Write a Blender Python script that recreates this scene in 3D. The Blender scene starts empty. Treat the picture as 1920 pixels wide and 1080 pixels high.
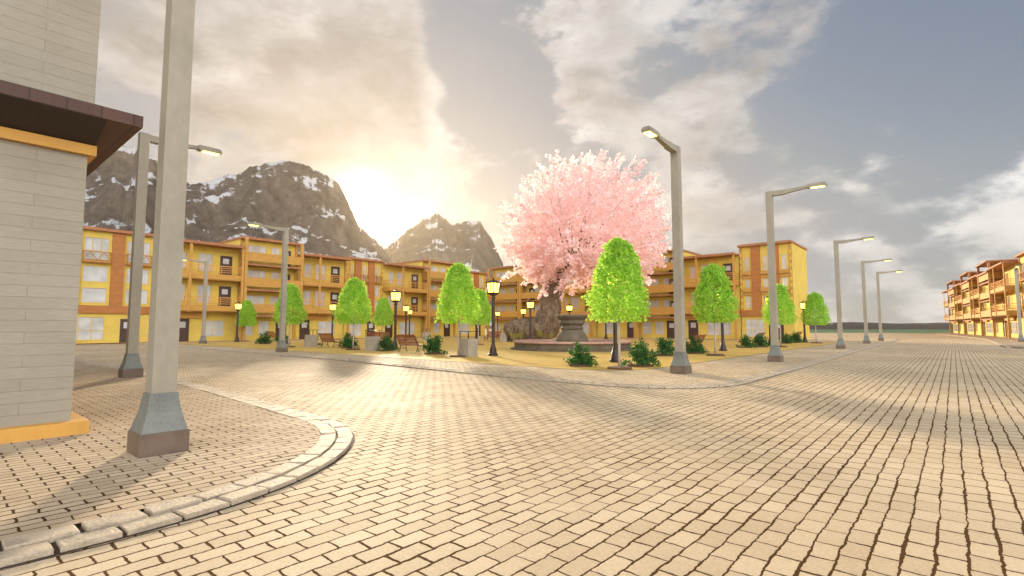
import bpy, math, random
from mathutils import Vector, Matrix, noise
R=math.radians
scene=bpy.context.scene
COL=scene.collection
rnd=random.Random(7)
A=R(40.7)                       # the camera looks 40.7 deg left of the street axis (+Y)
SUN_DIR=Vector((-0.8609,0.5584,0.2389)).normalized()

# ------------------------------------------------------------------ materials
class NT:
    def __init__(s,name):
        s.m=bpy.data.materials.new(name); s.m.use_nodes=True
        s.t=s.m.node_tree; s.n=s.t.nodes; s.n.clear()
        s.out=s.n.new('ShaderNodeOutputMaterial')
    def node(s,typ,ins=None,**props):
        nd=s.n.new(typ)
        for k,v in props.items(): setattr(nd,k,v)
        for k,v in (ins or {}).items():
            sock=nd.inputs[k]
            if isinstance(v,bpy.types.NodeSocket): s.t.links.new(v,sock)
            else: sock.default_value=v
        return nd
    def link(s,a,b): s.t.links.new(a,b)
def rgb(c): return (c[0],c[1],c[2],1.0)
def mixc(t,fac,a,b,blend='MIX'):
    nd=t.node('ShaderNodeMix',data_type='RGBA',blend_type=blend)
    for i,v in ((0,fac),(6,a),(7,b)):
        if isinstance(v,bpy.types.NodeSocket): t.link(v,nd.inputs[i])
        else: nd.inputs[i].default_value=(v if i==0 else rgb(v))
    return nd.outputs[2]
def ramp(t,v,stops):
    nd=t.node('ShaderNodeValToRGB',{0:v}); e=nd.color_ramp.elements
    while len(e)<len(stops): e.new(0.5)
    for q,(p,c) in zip(e,stops): q.position=p; q.color=rgb(c) if len(c)==3 else c
    return nd.outputs[0]
def math_(t,op,a,b=0.0,c=0.0,clamp=False):
    nd=t.node('ShaderNodeMath',operation=op); nd.use_clamp=clamp
    for i,v in enumerate((a,b,c)):
        if isinstance(v,bpy.types.NodeSocket): t.link(v,nd.inputs[i])
        else: nd.inputs[i].default_value=v
    return nd.outputs[0]
def surf(name,col,var=0.25,scale=3.0,rough=0.7,metal=0.0,bump=0.0,bscale=30.0,spec=0.5,stretch=None,fine=True):
    """plain paint/stone/wood: base colour with two scales of wear, optional grain along an axis and bump"""
    t=NT(name); co=t.node('ShaderNodeTexCoord').outputs['Object']
    if stretch: co=t.node('ShaderNodeMapping',{0:co,3:stretch}).outputs[0]
    n1=t.node('ShaderNodeTexNoise',{'Vector':co,'Scale':scale,'Detail':6.0,'Roughness':0.6}).outputs[0]
    dark=tuple(c*(1-var) for c in col); lite=tuple(min(1,c*(1+var*0.7)) for c in col)
    c=ramp(t,n1,[(0.3,dark),(0.5,col),(0.72,lite)])
    if fine:
        n2=t.node('ShaderNodeTexNoise',{'Vector':co,'Scale':scale*14,'Detail':3.0}).outputs[0]
        c=mixc(t,0.35*var*2,c,ramp(t,n2,[(0.3,tuple(x*0.55 for x in col)),(0.7,lite)]))
    b=t.node('ShaderNodeBsdfPrincipled',{'Base Color':c,'Metallic':metal,'Specular IOR Level':spec})
    t.link(math_(t,'MULTIPLY_ADD',n1,0.25,rough-0.12),b.inputs['Roughness'])
    if bump:
        n3=t.node('ShaderNodeTexNoise',{'Vector':co,'Scale':bscale,'Detail':5.0}).outputs[0]
        t.link(t.node('ShaderNodeBump',{'Height':n3,'Strength':bump,'Distance':0.02}).outputs[0],b.inputs['Normal'])
    t.link(b.outputs[0],t.out.inputs[0]); return t.m

def paver(name,c1,c2,joint,rowh=0.19,bw=0.36,rough=0.5,wob=0.02,rot=0.0,bump=0.6,msz=0.035,off=0.5,tint=None):
    t=NT(name); pos=t.node('ShaderNodeNewGeometry').outputs['Position']
    mp=t.node('ShaderNodeMapping',{0:pos,2:(0,0,R(90)+rot)}).outputs[0]
    nz=t.node('ShaderNodeTexNoise',{'Vector':pos,'Scale':2.2,'Detail':3.0}).outputs['Color']
    nz2=t.node('ShaderNodeTexNoise',{'Vector':pos,'Scale':17.0,'Detail':2.0}).outputs['Color']
    v=t.node('ShaderNodeVectorMath',{0:nz,1:(0.5,0.5,0.5)},operation='SUBTRACT').outputs[0]
    v=t.node('ShaderNodeVectorMath',{0:v,'Scale':wob*3.2},operation='SCALE').outputs[0]
    v2=t.node('ShaderNodeVectorMath',{0:nz2,1:(0.5,0.5,0.5)},operation='SUBTRACT').outputs[0]
    v2=t.node('ShaderNodeVectorMath',{0:v2,'Scale':wob*1.3},operation='SCALE').outputs[0]
    v=t.node('ShaderNodeVectorMath',{0:v,1:v2},operation='ADD').outputs[0]
    v=t.node('ShaderNodeVectorMath',{0:mp,1:v},operation='ADD').outputs[0]
    def brick(m,smooth):
        return t.node('ShaderNodeTexBrick',{'Vector':v,'Color1':rgb(c1),'Color2':rgb(c2),'Mortar':rgb(joint),'Scale':1.0,'Mortar Size':m,'Mortar Smooth':smooth,'Bias':0.0,'Brick Width':bw,'Row Height':rowh},offset=off,offset_frequency=2,squash=1.0)
    # joint width wanders along the rows
    jw=t.node('ShaderNodeTexNoise',{'Vector':pos,'Scale':1.3,'Detail':4.0}).outputs[0]
    jm=math_(t,'MULTIPLY_ADD',jw,msz*1.1,msz*-0.15)
    bk=brick(msz*0.4,0.25); t.link(jm,bk.inputs['Mortar Size'])
    big=t.node('ShaderNodeTexNoise',{'Vector':pos,'Scale':0.23,'Detail':5.0,'Roughness':0.6}).outputs[0]
    fin=t.node('ShaderNodeTexNoise',{'Vector':pos,'Scale':55.0,'Detail':6.0,'Roughness':0.7}).outputs[0]
    c=mixc(t,0.55,bk.outputs[0],ramp(t,big,[(0.3,(0.62,0.55,0.46)),(0.7,(1.0,1.0,1.0))]),'MULTIPLY')
    c=mixc(t,0.5,c,ramp(t,fin,[(0.3,(0.55,0.5,0.45)),(0.6,(1,1,1))]),'MULTIPLY')
    bs=t.node('ShaderNodeBsdfPrincipled',{'Base Color':c,'Specular IOR Level':0.025})
    rr=math_(t,'MULTIPLY_ADD',fin,0.25,rough-0.12); t.link(math_(t,'MULTIPLY_ADD',bk.outputs[1],0.35,rr),bs.inputs['Roughness'])
    h=math_(t,'SUBTRACT',math_(t,'MULTIPLY',fin,0.16),bk.outputs[1])
    bp=t.node('ShaderNodeBump',{'Height':h,'Strength':bump,'Distance':0.02})
    t.link(bp.outputs[0],bs.inputs['Normal']); t.link(bs.outputs[0],t.out.inputs[0]); return t.m

def leafmat(name,stops,trans=0.5,tcol=(0.5,0.8,0.1)):
    t=NT(name); g=t.node('ShaderNodeNewGeometry')
    c=ramp(t,g.outputs['Random Per Island'],stops)
    d=t.node('ShaderNodeBsdfPrincipled',{'Base Color':c,'Roughness':0.55,'Specular IOR Level':0.3})
    tr=t.node('ShaderNodeBsdfTranslucent',{'Color':mixc(t,0.6,c,tcol)})
    mx=t.node('ShaderNodeMixShader',{0:trans,1:d.outputs[0],2:tr.outputs[0]})
    t.link(mx.outputs[0],t.out.inputs[0]); return t.m
def emis(name,col,s):
    t=NT(name); e=t.node('ShaderNodeEmission',{'Color':rgb(col),'Strength':s}); t.link(e.outputs[0],t.out.inputs[0]); return t.m
def siding(name,col,course=0.18):
    """painted boards laid in courses with butt joints"""
    t=NT(name); pos=t.node('ShaderNodeNewGeometry').outputs['Position']
    sp=t.node('ShaderNodeSeparateXYZ',{0:pos}); v=t.node('ShaderNodeCombineXYZ',{0:math_(t,'ADD',sp.outputs[0],sp.outputs[1]),1:sp.outputs[2]}).outputs[0]
    bk=t.node('ShaderNodeTexBrick',{'Vector':v,'Color1':rgb(col),'Color2':rgb(tuple(x*0.93 for x in col)),'Mortar':rgb(tuple(x*0.78 for x in col)),'Scale':1.0,'Mortar Size':0.006,'Mortar Smooth':0.3,'Brick Width':1.5,'Row Height':course},offset=0.5,offset_frequency=2)
    n=t.node('ShaderNodeTexNoise',{'Vector':t.node('ShaderNodeMapping',{0:pos,3:(1,1,9)}).outputs[0],'Scale':6.0,'Detail':6.0}).outputs[0]
    n2=t.node('ShaderNodeTexNoise',{'Vector':pos,'Scale':0.9,'Detail':5.0}).outputs[0]
    c=mixc(t,0.5,bk.outputs[0],ramp(t,n,[(0.3,(0.78,0.74,0.68)),(0.65,(1,1,1))]),'MULTIPLY')
    c=mixc(t,0.4,c,ramp(t,n2,[(0.3,(0.7,0.66,0.58)),(0.7,(1,1,1))]),'MULTIPLY')
    b=t.node('ShaderNodeBsdfPrincipled',{'Base Color':c,'Roughness':0.75})
    h=math_(t,'SUBTRACT',math_(t,'MULTIPLY',n,0.12),bk.outputs[1])
    t.link(t.node('ShaderNodeBump',{'Height':h,'Strength':0.5,'Distance':0.015}).outputs[0],b.inputs['Normal'])
    t.link(b.outputs[0],t.out.inputs[0]); return t.m
def boards(name,col,width=0.3,axis=0,dark=0.4):
    """boards with thin gaps; axis is the object axis across the boards"""
    t=NT(name); co=t.node('ShaderNodeTexCoord').outputs['Object']; sp=t.node('ShaderNodeSeparateXYZ',{0:co})
    x=math_(t,'DIVIDE',sp.outputs[axis],width); fl=math_(t,'FLOOR',x); fr=math_(t,'FRACT',x)
    wn=t.node('ShaderNodeTexWhiteNoise',{1:fl},noise_dimensions='1D').outputs[0]
    st=[3.0,3.0,3.0]; st[axis]=30.0
    n=t.node('ShaderNodeTexNoise',{'Vector':t.node('ShaderNodeMapping',{0:co,3:tuple(st)}).outputs[0],'Scale':1.0,'Detail':5.0}).outputs[0]
    c=ramp(t,math_(t,'MULTIPLY_ADD',n,0.5,math_(t,'MULTIPLY',wn,0.5)),[(0.2,tuple(x*0.72 for x in col)),(0.8,tuple(min(1,x*1.2) for x in col))])
    gap=math_(t,'LESS_THAN',fr,0.06); c=mixc(t,gap,c,tuple(x*dark for x in col))
    b=t.node('ShaderNodeBsdfPrincipled',{'Base Color':c,'Roughness':0.65})
    t.link(t.node('ShaderNodeBump',{'Height':math_(t,'SUBTRACT',math_(t,'MULTIPLY',n,0.3),gap),'Strength':0.4,'Distance':0.01}).outputs[0],b.inputs['Normal'])
    t.link(b.outputs[0],t.out.inputs[0]); return t.m
def mountain_mat():
    t=NT('rock_and_snow'); g=t.node('ShaderNodeNewGeometry'); pos=g.outputs['Position']
    nz=t.node('ShaderNodeSeparateXYZ',{0:g.outputs['Normal']}).outputs[2]; z=t.node('ShaderNodeSeparateXYZ',{0:pos}).outputs[2]
    n=t.node('ShaderNodeTexNoise',{'Vector':pos,'Scale':0.012,'Detail':9.0,'Roughness':0.65}).outputs[0]
    n2=t.node('ShaderNodeTexNoise',{'Vector':t.node('ShaderNodeMapping',{0:pos,3:(1,1,0.3)}).outputs[0],'Scale':0.045,'Detail':8.0,'Roughness':0.7}).outputs[0]
    rock=ramp(t,n2,[(0.3,(0.045,0.033,0.025)),(0.5,(0.11,0.082,0.06)),(0.75,(0.21,0.16,0.12))])
    s=math_(t,'ADD',math_(t,'MULTIPLY',nz,1.35),math_(t,'MULTIPLY',math_(t,'SUBTRACT',n,0.5),1.7))
    s=math_(t,'ADD',s,math_(t,'MULTIPLY',math_(t,'SUBTRACT',n2,0.5),0.9))
    m=ramp(t,math_(t,'SUBTRACT',s,0.36),[(0.78,(0,0,0)),(0.87,(1,1,1))])
    mask=t.node('ShaderNodeSeparateColor',{0:m}).outputs[0]
    c=mixc(t,mask,rock,(0.55,0.54,0.54))
    b=t.node('ShaderNodeBsdfPrincipled',{'Base Color':c,'Roughness':0.85,'Specular IOR Level':0.2})
    t.link(t.node('ShaderNodeBump',{'Height':n2,'Strength':0.9,'Distance':15.0}).outputs[0],b.inputs['Normal'])
    t.link(b.outputs[0],t.out.inputs[0]); return t.m

M={}
M['road']=paver('road_pavers',(0.70,0.57,0.395),(0.60,0.48,0.325),(0.10,0.055,0.022),bw=0.33,rough=0.72,msz=0.029,wob=0.02)
M['walk']=paver('pavement_pavers',(0.60,0.485,0.345),(0.50,0.395,0.275),(0.08,0.045,0.02),rowh=0.15,bw=0.34,rough=0.75,msz=0.028,wob=0.022)
M['plaza']=paver('plaza_pavers',(0.74,0.52,0.16),(0.66,0.45,0.13),(0.32,0.18,0.07),rowh=0.3,bw=0.6,rough=0.6,msz=0.012,bump=0.2)
M['kerb']=surf('kerb_stone',(0.42,0.335,0.235),0.55,3.2,0.75,bump=0.8,bscale=30)
M['joint']=surf('kerb_joint',(0.05,0.03,0.018),0.3,8,0.9)
M['grass']=surf('field_grass',(0.05,0.10,0.02),0.4,0.2,0.9)
M['yellow']=surf('yellow_render',(0.60,0.43,0.075),0.16,0.7,0.75,bump=0.15,bscale=40)
M['orange']=surf('orange_timber',(0.47,0.24,0.043),0.25,1.2,0.6,bump=0.15,stretch=(1,1,6))
M['brown']=surf('brown_cladding',(0.36,0.13,0.025),0.25,1.0,0.65,stretch=(1,1,4))
M['roof']=surf('roof_edge',(0.34,0.14,0.055),0.25,1.5,0.7)
M['door']=surf('dark_door',(0.055,0.022,0.012),0.3,4,0.45)
M['frame']=surf('window_frame',(0.62,0.42,0.09),0.15,4,0.6)
M['rail']=surf('railing_timber',(0.6,0.27,0.05),0.2,4,0.6)
def glass():
    t=NT('window_glass'); co=t.node('ShaderNodeTexCoord').outputs['Object']
    n=t.node('ShaderNodeTexNoise',{'Vector':co,'Scale':0.8,'Detail':3.0}).outputs[0]
    c=ramp(t,n,[(0.3,(0.38,0.37,0.35)),(0.7,(0.55,0.54,0.52))])
    b=t.node('ShaderNodeBsdfPrincipled',{'Base Color':c,'Roughness':0.12,'Specular IOR Level':0.8}); t.link(b.outputs[0],t.out.inputs[0]); return t.m
M['glass']=glass()
M['steel']=surf('grey_pole_paint',(0.30,0.262,0.195),0.25,0.9,0.45,metal=0.12,bump=0.05,stretch=(1,1,0.5))
M['steelblue']=surf('pole_foot_cover',(0.165,0.17,0.15),0.4,2.0,0.5,metal=0.15)
M['footing']=surf('pole_footing',(0.15,0.105,0.075),0.4,3.0,0.45,metal=0.2)
M['led']=emis('street_lamp_light',(1.0,0.80,0.17),2.4)
M['lantern']=emis('lantern_light',(1.0,0.73,0.09),3.0)
M['iron']=surf('dark_iron',(0.045,0.03,0.022),0.3,5,0.5,metal=0.4)
M['bench']=surf('red_bench_timber',(0.26,0.075,0.028),0.3,3,0.5,bump=0.1,stretch=(0.4,6,6))
M['concrete']=surf('concrete',(0.34,0.29,0.22),0.3,2.0,0.85,bump=0.3,bscale=50)
M['stone']=surf('fountain_stone',(0.13,0.095,0.058),0.6,1.6,0.8,bump=0.5,bscale=14)
M['rim']=surf('fountain_rim_stone',(0.42,0.24,0.17),0.3,2.0,0.6,bump=0.2)
M['soil']=surf('soil',(0.12,0.06,0.03),0.4,8,0.95,bump=0.6)
def bark_mat():
    """ridged bark with moss low on the root"""
    t=NT('cherry_bark'); co=t.node('ShaderNodeTexCoord').outputs['Object']; z=t.node('ShaderNodeSeparateXYZ',{0:co}).outputs[2]
    st=t.node('ShaderNodeMapping',{0:co,3:(1,1,0.35)}).outputs[0]
    n=t.node('ShaderNodeTexNoise',{'Vector':st,'Scale':3.2,'Detail':9.0,'Roughness':0.68,'Distortion':0.6}).outputs[0]
    n2=t.node('ShaderNodeTexNoise',{'Vector':co,'Scale':0.55,'Detail':5.0}).outputs[0]
    c=ramp(t,n,[(0.32,(0.05,0.033,0.021)),(0.5,(0.18,0.125,0.08)),(0.68,(0.30,0.22,0.15))])
    c=mixc(t,0.6,c,ramp(t,n2,[(0.35,(0.5,0.45,0.4)),(0.65,(1,1,1))]),'MULTIPLY')
    ms=math_(t,'SUBTRACT',math_(t,'ADD',n2,math_(t,'MULTIPLY',n,0.5)),math_(t,'MULTIPLY',math_(t,'ABSOLUTE',math_(t,'SUBTRACT',z,0.9)),0.30))
    mk=t.node('ShaderNodeSeparateColor',{0:ramp(t,ms,[(0.66,(0,0,0)),(0.80,(1,1,1))])}).outputs[0]
    c=mixc(t,mk,c,(0.22,0.19,0.03))
    b=t.node('ShaderNodeBsdfPrincipled',{'Base Color':c,'Roughness':0.9,'Specular IOR Level':0.2})
    t.link(t.node('ShaderNodeBump',{'Height':n,'Strength':1.0,'Distance':0.22}).outputs[0],b.inputs['Normal']); t.link(b.outputs[0],t.out.inputs[0]); return t.m
M['bark']=bark_mat()
M['palebark']=surf('pale_bark',(0.42,0.35,0.27),0.3,6,0.8)
M['twig']=surf('twig',(0.12,0.075,0.05),0.3,4,0.85)
M['leaf']=leafmat('lime_leaf',[(0.0,(0.22,0.42,0.04)),(0.5,(0.40,0.62,0.08)),(1.0,(0.62,0.78,0.14))],0.55,(0.55,0.90,0.10))
M['shrub']=leafmat('shrub_leaf',[(0.0,(0.015,0.06,0.015)),(0.6,(0.03,0.11,0.022)),(1.0,(0.07,0.20,0.03))],0.25,(0.1,0.3,0.03))
M['blossom']=leafmat('cherry_blossom',[(0.0,(0.95,0.68,0.66)),(0.5,(0.96,0.73,0.71)),(1.0,(0.97,0.79,0.77))],0.5,(1.0,0.86,0.83))
M['siding']=siding('white_siding',(0.35,0.315,0.25))
M['trim']=surf('yellow_trim',(0.58,0.30,0.055),0.2,2,0.6)
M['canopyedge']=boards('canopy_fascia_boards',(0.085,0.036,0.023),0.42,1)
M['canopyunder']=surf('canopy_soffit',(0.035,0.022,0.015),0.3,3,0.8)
M['mount']=mountain_mat()
M['hill']=surf('far_hill',(0.045,0.031,0.02),0.5,0.03,0.95)
def water():
    t=NT('fountain_water'); n=t.node('ShaderNodeTexNoise',{'Scale':6.0,'Detail':3.0}).outputs[0]
    b=t.node('ShaderNodeBsdfPrincipled',{'Base Color':(0.10,0.09,0.06,1),'Roughness':0.06})
    t.link(t.node('ShaderNodeBump',{'Height':n,'Strength':0.1,'Distance':0.05}).outputs[0],b.inputs['Normal']); t.link(b.outputs[0],t.out.inputs[0]); return t.m
M['water']=water()

# ------------------------------------------------------------------ mesh building
class MB:
    def __init__(s): s.v=[]; s.f=[]
    def quad(s,a,b,c,d):
        i=len(s.v); s.v+= [tuple(a),tuple(b),tuple(c),tuple(d)]; s.f.append((i,i+1,i+2,i+3))
    def add(s,vs,fs):
        i=len(s.v); s.v+=[tuple(v) for v in vs]; s.f+=[tuple(k+i for k in f) for f in fs]
    def box(s,x0,y0,z0,x1,y1,z1,b=0.0):
        if b<=0:
            vs=[(x,y,z) for z in (z0,z1) for y in (y0,y1) for x in (x0,x1)]
            s.add(vs,[(0,2,3,1),(4,5,7,6),(0,1,5,4),(2,6,7,3),(0,4,6,2),(1,3,7,5)]); return
        s.frus([(x0,x1,y0,y1,z0),(x0,x1,y0,y1,z1-b),(x0+b,x1-b,y0+b,y1-b,z1)])
    def frus(s,levels):
        vs=[];fs=[]
        for (x0,x1,y0,y1,z) in levels: vs+=[(x0,y0,z),(x1,y0,z),(x1,y1,z),(x0,y1,z)]
        n=len(levels)
        for k in range(n-1):
            for j in range(4): fs.append((k*4+j,k*4+(j+1)%4,k*4+4+(j+1)%4,k*4+4+j))
        fs.append((3,2,1,0)); fs.append(tuple(4*(n-1)+j for j in range(4))); s.add(vs,fs)
    def beam(s,p,q,w,h=None):
        h=h or w; p=Vector(p);q=Vector(q); d=(q-p).normalized()
        up=Vector((0,0,1)) if abs(d.z)<0.9 else Vector((0,1,0))
        a=d.cross(up).normalized()*w/2; b=a.cross(d).normalized()*h/2
        vs=[p+a+b,p-a+b,p-a-b,p+a-b,q+a+b,q-a+b,q-a-b,q+a-b]
        s.add(vs,[(0,1,2,3),(7,6,5,4),(0,4,5,1),(1,5,6,2),(2,6,7,3),(3,7,4,0)])
    def tube(s,path,n=8,jit=0.0,seed=0):
        """path of (point, radius); one closed skin"""
        vs=[];fs=[];P=[Vector(p) for p,r in path]; ref=Vector((0.3,1,0.1)).normalized()
        for k,(p,r) in enumerate(path):
            d=(P[min(k+1,len(P)-1)]-P[max(k-1,0)]).normalized()
            a=d.cross(ref).normalized(); b=a.cross(d).normalized()
            for j in range(n):
                t=2*math.pi*j/n; o=a*math.cos(t)+b*math.sin(t); rr=r
                if jit: rr=r*(1+jit*noise.fractal((P[k]+o*r)*0.8+Vector((seed,0,0)),0.7,2.2,5))
                vs.append(P[k]+o*rr)
        m=len(path)
        for k in range(m-1):
            for j in range(n): fs.append((k*n+j,k*n+(j+1)%n,k*n+n+(j+1)%n,k*n+n+j))
        fs.append(tuple(range(n-1,-1,-1))); fs.append(tuple(range((m-1)*n,m*n))); s.add(vs,fs)
    def lathe(s,prof,n=24,jit=0.0,phase=0.0):
        vs=[];fs=[]
        for r,z in prof:
            for j in range(n):
                t=2*math.pi*j/n+phase; rr=r*(1+(jit*noise.noise(Vector((math.cos(t)*3,math.sin(t)*3,z*3))) if jit else 0))
                vs.append((rr*math.cos(t),rr*math.sin(t),z))
        m=len(prof)
        for k in range(m-1):
            for j in range(n): fs.append((k*n+j,k*n+(j+1)%n,k*n+n+(j+1)%n,k*n+n+j))
        fs.append(tuple(range(n-1,-1,-1))); fs.append(tuple(range((m-1)*n,m*n))); s.add(vs,fs)
    def mesh(s,name,mat,smooth=False):
        me=bpy.data.meshes.new(name); me.from_pydata(s.v,[],s.f); me.materials.append(mat)
        if smooth: me.polygons.foreach_set('use_smooth',[True]*len(me.polygons))
        me.update(); return me
    def build(s,name,mat,parent=None,smooth=False,loc=(0,0,0),rz=0.0):
        o=bpy.data.objects.new(name,s.mesh(name,mat,smooth)); COL.objects.link(o); o.location=loc; o.rotation_euler=(0,0,rz)
        if parent: o.parent=parent
        return o
def tag(o,label,cat,group=None,kind=None):
    if label: o['label']=label
    if cat: o['category']=cat
    if group: o['group']=group
    if kind: o['kind']=kind
    return o
def thing(name,label,cat,loc=(0,0,0),rz=0.0,group=None):
    o=bpy.data.objects.new(name,None); COL.objects.link(o); o.empty_display_size=0.3
    o.location=loc; o.rotation_euler=(0,0,rz); return tag(o,label,cat,group)
def put(name,me,parent):
    o=bpy.data.objects.new(name,me); COL.objects.link(o); o.parent=parent; return o
def copy_tree(o,parent=None):
    c=o.copy(); COL.objects.link(c)
    if parent: c.parent=parent
    for ch in list(o.children): copy_tree(ch,c)
    return c
def structure(o): o['kind']='structure'; return o

# ------------------------------------------------------------------ ground, streets, kerbs
def arc(cx,cy,r,a0,a1,n): return [(cx+r*math.cos(a0+(a1-a0)*k/n),cy+r*math.sin(a0+(a1-a0)*k/n)) for k in range(n+1)]
def sheet(name,pts,z,mat):
    m=MB(); m.add([(x,y,z) for x,y in pts],[tuple(range(len(pts)))]); return structure(m.build(name,mat))
sheet('ground',[(-3000,-3000),(3000,-3000),(3000,3000),(-3000,3000)],-0.16,M['grass'])
sheet('road',[(-80,-60),(70,-60),(70,104),(24,152),(-14.5,186),(-60,147),(-80,120)],-0.062,M['road'])
# near corner block (left), the block of the square, the strip before the right-hand row
lineL=[(-5.45,-12.0),(-5.37,1.2)]+arc(-9.37,1.2,4.0,0,R(84),16)[1:]+[(-14.5,5.55),(-21,5.85),(-80,6.0)]
lineP=[(-66.6,15.2),(-26.0,14.7),(-12,13.55),(-8.4,13.45)]+arc(-8.4,16.85,3.4,R(270),R(360),14)[1:]+[(-5.0,26),(-5.35,48),(-5.6,86)]
def poly_sample(pts,step):
    out=[];seg=[];L=0
    for a,b in zip(pts,pts[1:]): d=math.dist(a,b); seg.append((L,d,a,b)); L+=d
    n=int(L/step); i=0
    for k in range(n+1):
        s=k*L/n
        while i<len(seg)-1 and s>seg[i][0]+seg[i][1]: i+=1
        l,d,a,b=seg[i]; u=(s-l)/d; out.append((a[0]+(b[0]-a[0])*u,a[1]+(b[1]-a[1])*u))
    return out
def inset(pts,d,side):
    out=[]
    for k,p in enumerate(pts):
        a=pts[max(k-1,0)];b=pts[min(k+1,len(pts)-1)]; l=math.dist(a,b); n=(-(b[1]-a[1])/l*side,(b[0]-a[0])/l*side); out.append((p[0]+n[0]*d,p[1]+n[1]*d))
    return out
def kerb(name,line,side,z0=-0.14,h=0.012):
    bed=MB(); st=MB()
    for row,(o0,o1,slen,top) in enumerate(((0.0,0.225,0.44,-0.012),(0.247,0.475,0.50,0.004))):
        pts=poly_sample(line,slen); A0=inset(pts,o0,side); A1=inset(pts,o1,side)
        for k in range(len(pts)-1):
            g=0.012+rnd.random()*0.02
            def lerp(p,q,u): return (p[0]+(q[0]-p[0])*u,p[1]+(q[1]-p[1])*u)
            u0=g/slen;u1=1-g/slen*0.6
            c=[lerp(A0[k],A0[k+1],u0),lerp(A0[k],A0[k+1],u1),lerp(A1[k],A1[k+1],u1),lerp(A1[k],A1[k+1],u0)]
            w=0.03; ctr=(sum(p[0] for p in c)/4,sum(p[1] for p in c)/4); zt=top+rnd.uniform(-0.006,0.006)
            dz=[rnd.uniform(-0.008,0.008) for _ in range(4)]
            sh=[(p[0]+(ctr[0]-p[0])*0.05+rnd.uniform(-.008,.008),p[1]+(ctr[1]-p[1])*0.05+rnd.uniform(-.008,.008)) for p in c]
            vs=[(x,y,z0) for x,y in c]+[(x,y,zt-0.012) for x,y in c]+[(sh[i][0],sh[i][1],zt+dz[i]) for i in range(4)]
            fs=[(j,(j+1)%4,4+(j+1)%4,4+j) for j in range(4)]+[(4+j,4+(j+1)%4,8+(j+1)%4,8+j) for j in range(4)]+[(8,9,10,11)]
            if side<0: fs=[f[::-1] for f in fs]
            st.add(vs,fs)
    pts=poly_sample(line,0.46); B0=inset(pts,0.02,side);BF=inset(pts,-0.04,side);B1=inset(pts,0.50,side)
    for k in range(len(pts)-1):
        bed.quad((*B0[k],-0.045),(*B0[k+1],-0.045),(*B1[k+1],-0.035),(*B1[k],-0.035))
        bed.quad((*BF[k],-0.057),(*BF[k+1],-0.057),(*B0[k+1],-0.057),(*B0[k],-0.057))
        bed.quad((*B0[k],-0.15),(*B0[k+1],-0.15),(*B0[k+1],-0.045),(*B0[k],-0.045))
    structure(st.build(name,M['kerb'])); structure(bed.build(name+'_bed',M['joint']))
    return inset(poly_sample(line,0.4),0.475,side)
inL=kerb('corner_kerb',lineL,1)
sheet('pavement',[(-80,-60),(-5.975,-60)]+[p for p in inL]+[],-0.004,M['walk'])
inP=kerb('square_kerb',lineP,1)
sheet('square_pavement',inP+[(-6.1,96),(-80,96),(-80,15.7)],-0.004,M['road'])
plaza=[(-62,17.4),(-40,17.5),(-14,17.3)]+arc(-12,20,2.7,R(270),R(360),10)+[(-9.3,66),(-62,66)]
sheet('plaza',plaza,0.0,M['plaza'])
pe=MB()
pp=poly_sample(plaza,1.0);pi_=inset(pp,0.09,1)
for k in range(len(pp)-1): pe.quad((*pp[k],0.004),(*pp[k+1],0.004),(*pi_[k+1],0.004),(*pi_[k],0.004))
structure(pe.build('plaza_edging',M['soil']))
sheet('right_pavement',[(3.4,60),(14,60),(14,106),(0,205),(-4.6,186),(-3.2,168),(1.0,126),(3.4,100)],-0.004,M['walk'])
rk=MB()
for a,b in (((3.4,60),(3.4,100)),((3.4,100),(1.0,126)),((1.0,126),(-3.2,168))): rk.beam((a[0],a[1],-0.07),(b[0],b[1],-0.07),0.25,0.15)
structure(rk.build('right_kerb',M['kerb']))

# ------------------------------------------------------------------ row houses
def holes_wall(mb,w,h,holes,dep=0.16,y=0.0):
    xs=sorted({0,w}|{a for q in holes for a in (q[0],q[1])}); zs=sorted({0,h}|{a for q in holes for a in (q[2],q[3])})
    for x0,x1 in zip(xs,xs[1:]):
        for z0,z1 in zip(zs,zs[1:]):
            cx,cz=(x0+x1)/2,(z0+z1)/2
            if any(q[0]<cx<q[1] and q[2]<cz<q[3] for q in holes): continue
            mb.quad((x0,y,z0),(x1,y,z0),(x1,y,z1),(x0,y,z1))
    for a,b,c,d in holes:
        mb.quad((a,y,c),(a,y,d),(a,y+dep,d),(a,y+dep,c)); mb.quad((b,y,d),(b,y,c),(b,y+dep,c),(b,y+dep,d))
        mb.quad((a,y,d),(b,y,d),(b,y+dep,d),(a,y+dep,d)); mb.quad((b,y,c),(a,y,c),(a,y+dep,c),(b,y+dep,c))
def window(parent,x0,x1,z0,z1,nx=2,nz=2,fm='frame'):
    m=MB(); f=0.07; y0,y1=-0.035,0.10
    m.box(x0,y0,z0,x0+f,y1,z1); m.box(x1-f,y0,z0,x1,y1,z1); m.box(x0+f,y0,z0,x1-f,y1,z0+f); m.box(x0+f,y0,z1-f,x1-f,y1,z1)
    for k in range(1,nx): x=x0+(x1-x0)*k/nx; m.box(x-0.03,0.0,z0+f,x+0.03,0.09,z1-f)
    for k in range(1,nz):
        z=z0+(z1-z0)*(0.42 if nz==2 else k/nz)
        for j in range(nx):
            a=x0+(x1-x0)*j/nx+(0.03 if j else f); b=x0+(x1-x0)*(j+1)/nx-(0.03 if j<nx-1 else f); m.box(a,0.004,z-0.025,b,0.086,z+0.025)
    o=m.build('window',M[fm],parent); g=MB(); g.box(x0+f*0.5,0.05,z0+f*0.5,x1-f*0.5,0.075,z1-f*0.5); g.build('pane',M['glass'],o); return o
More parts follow.
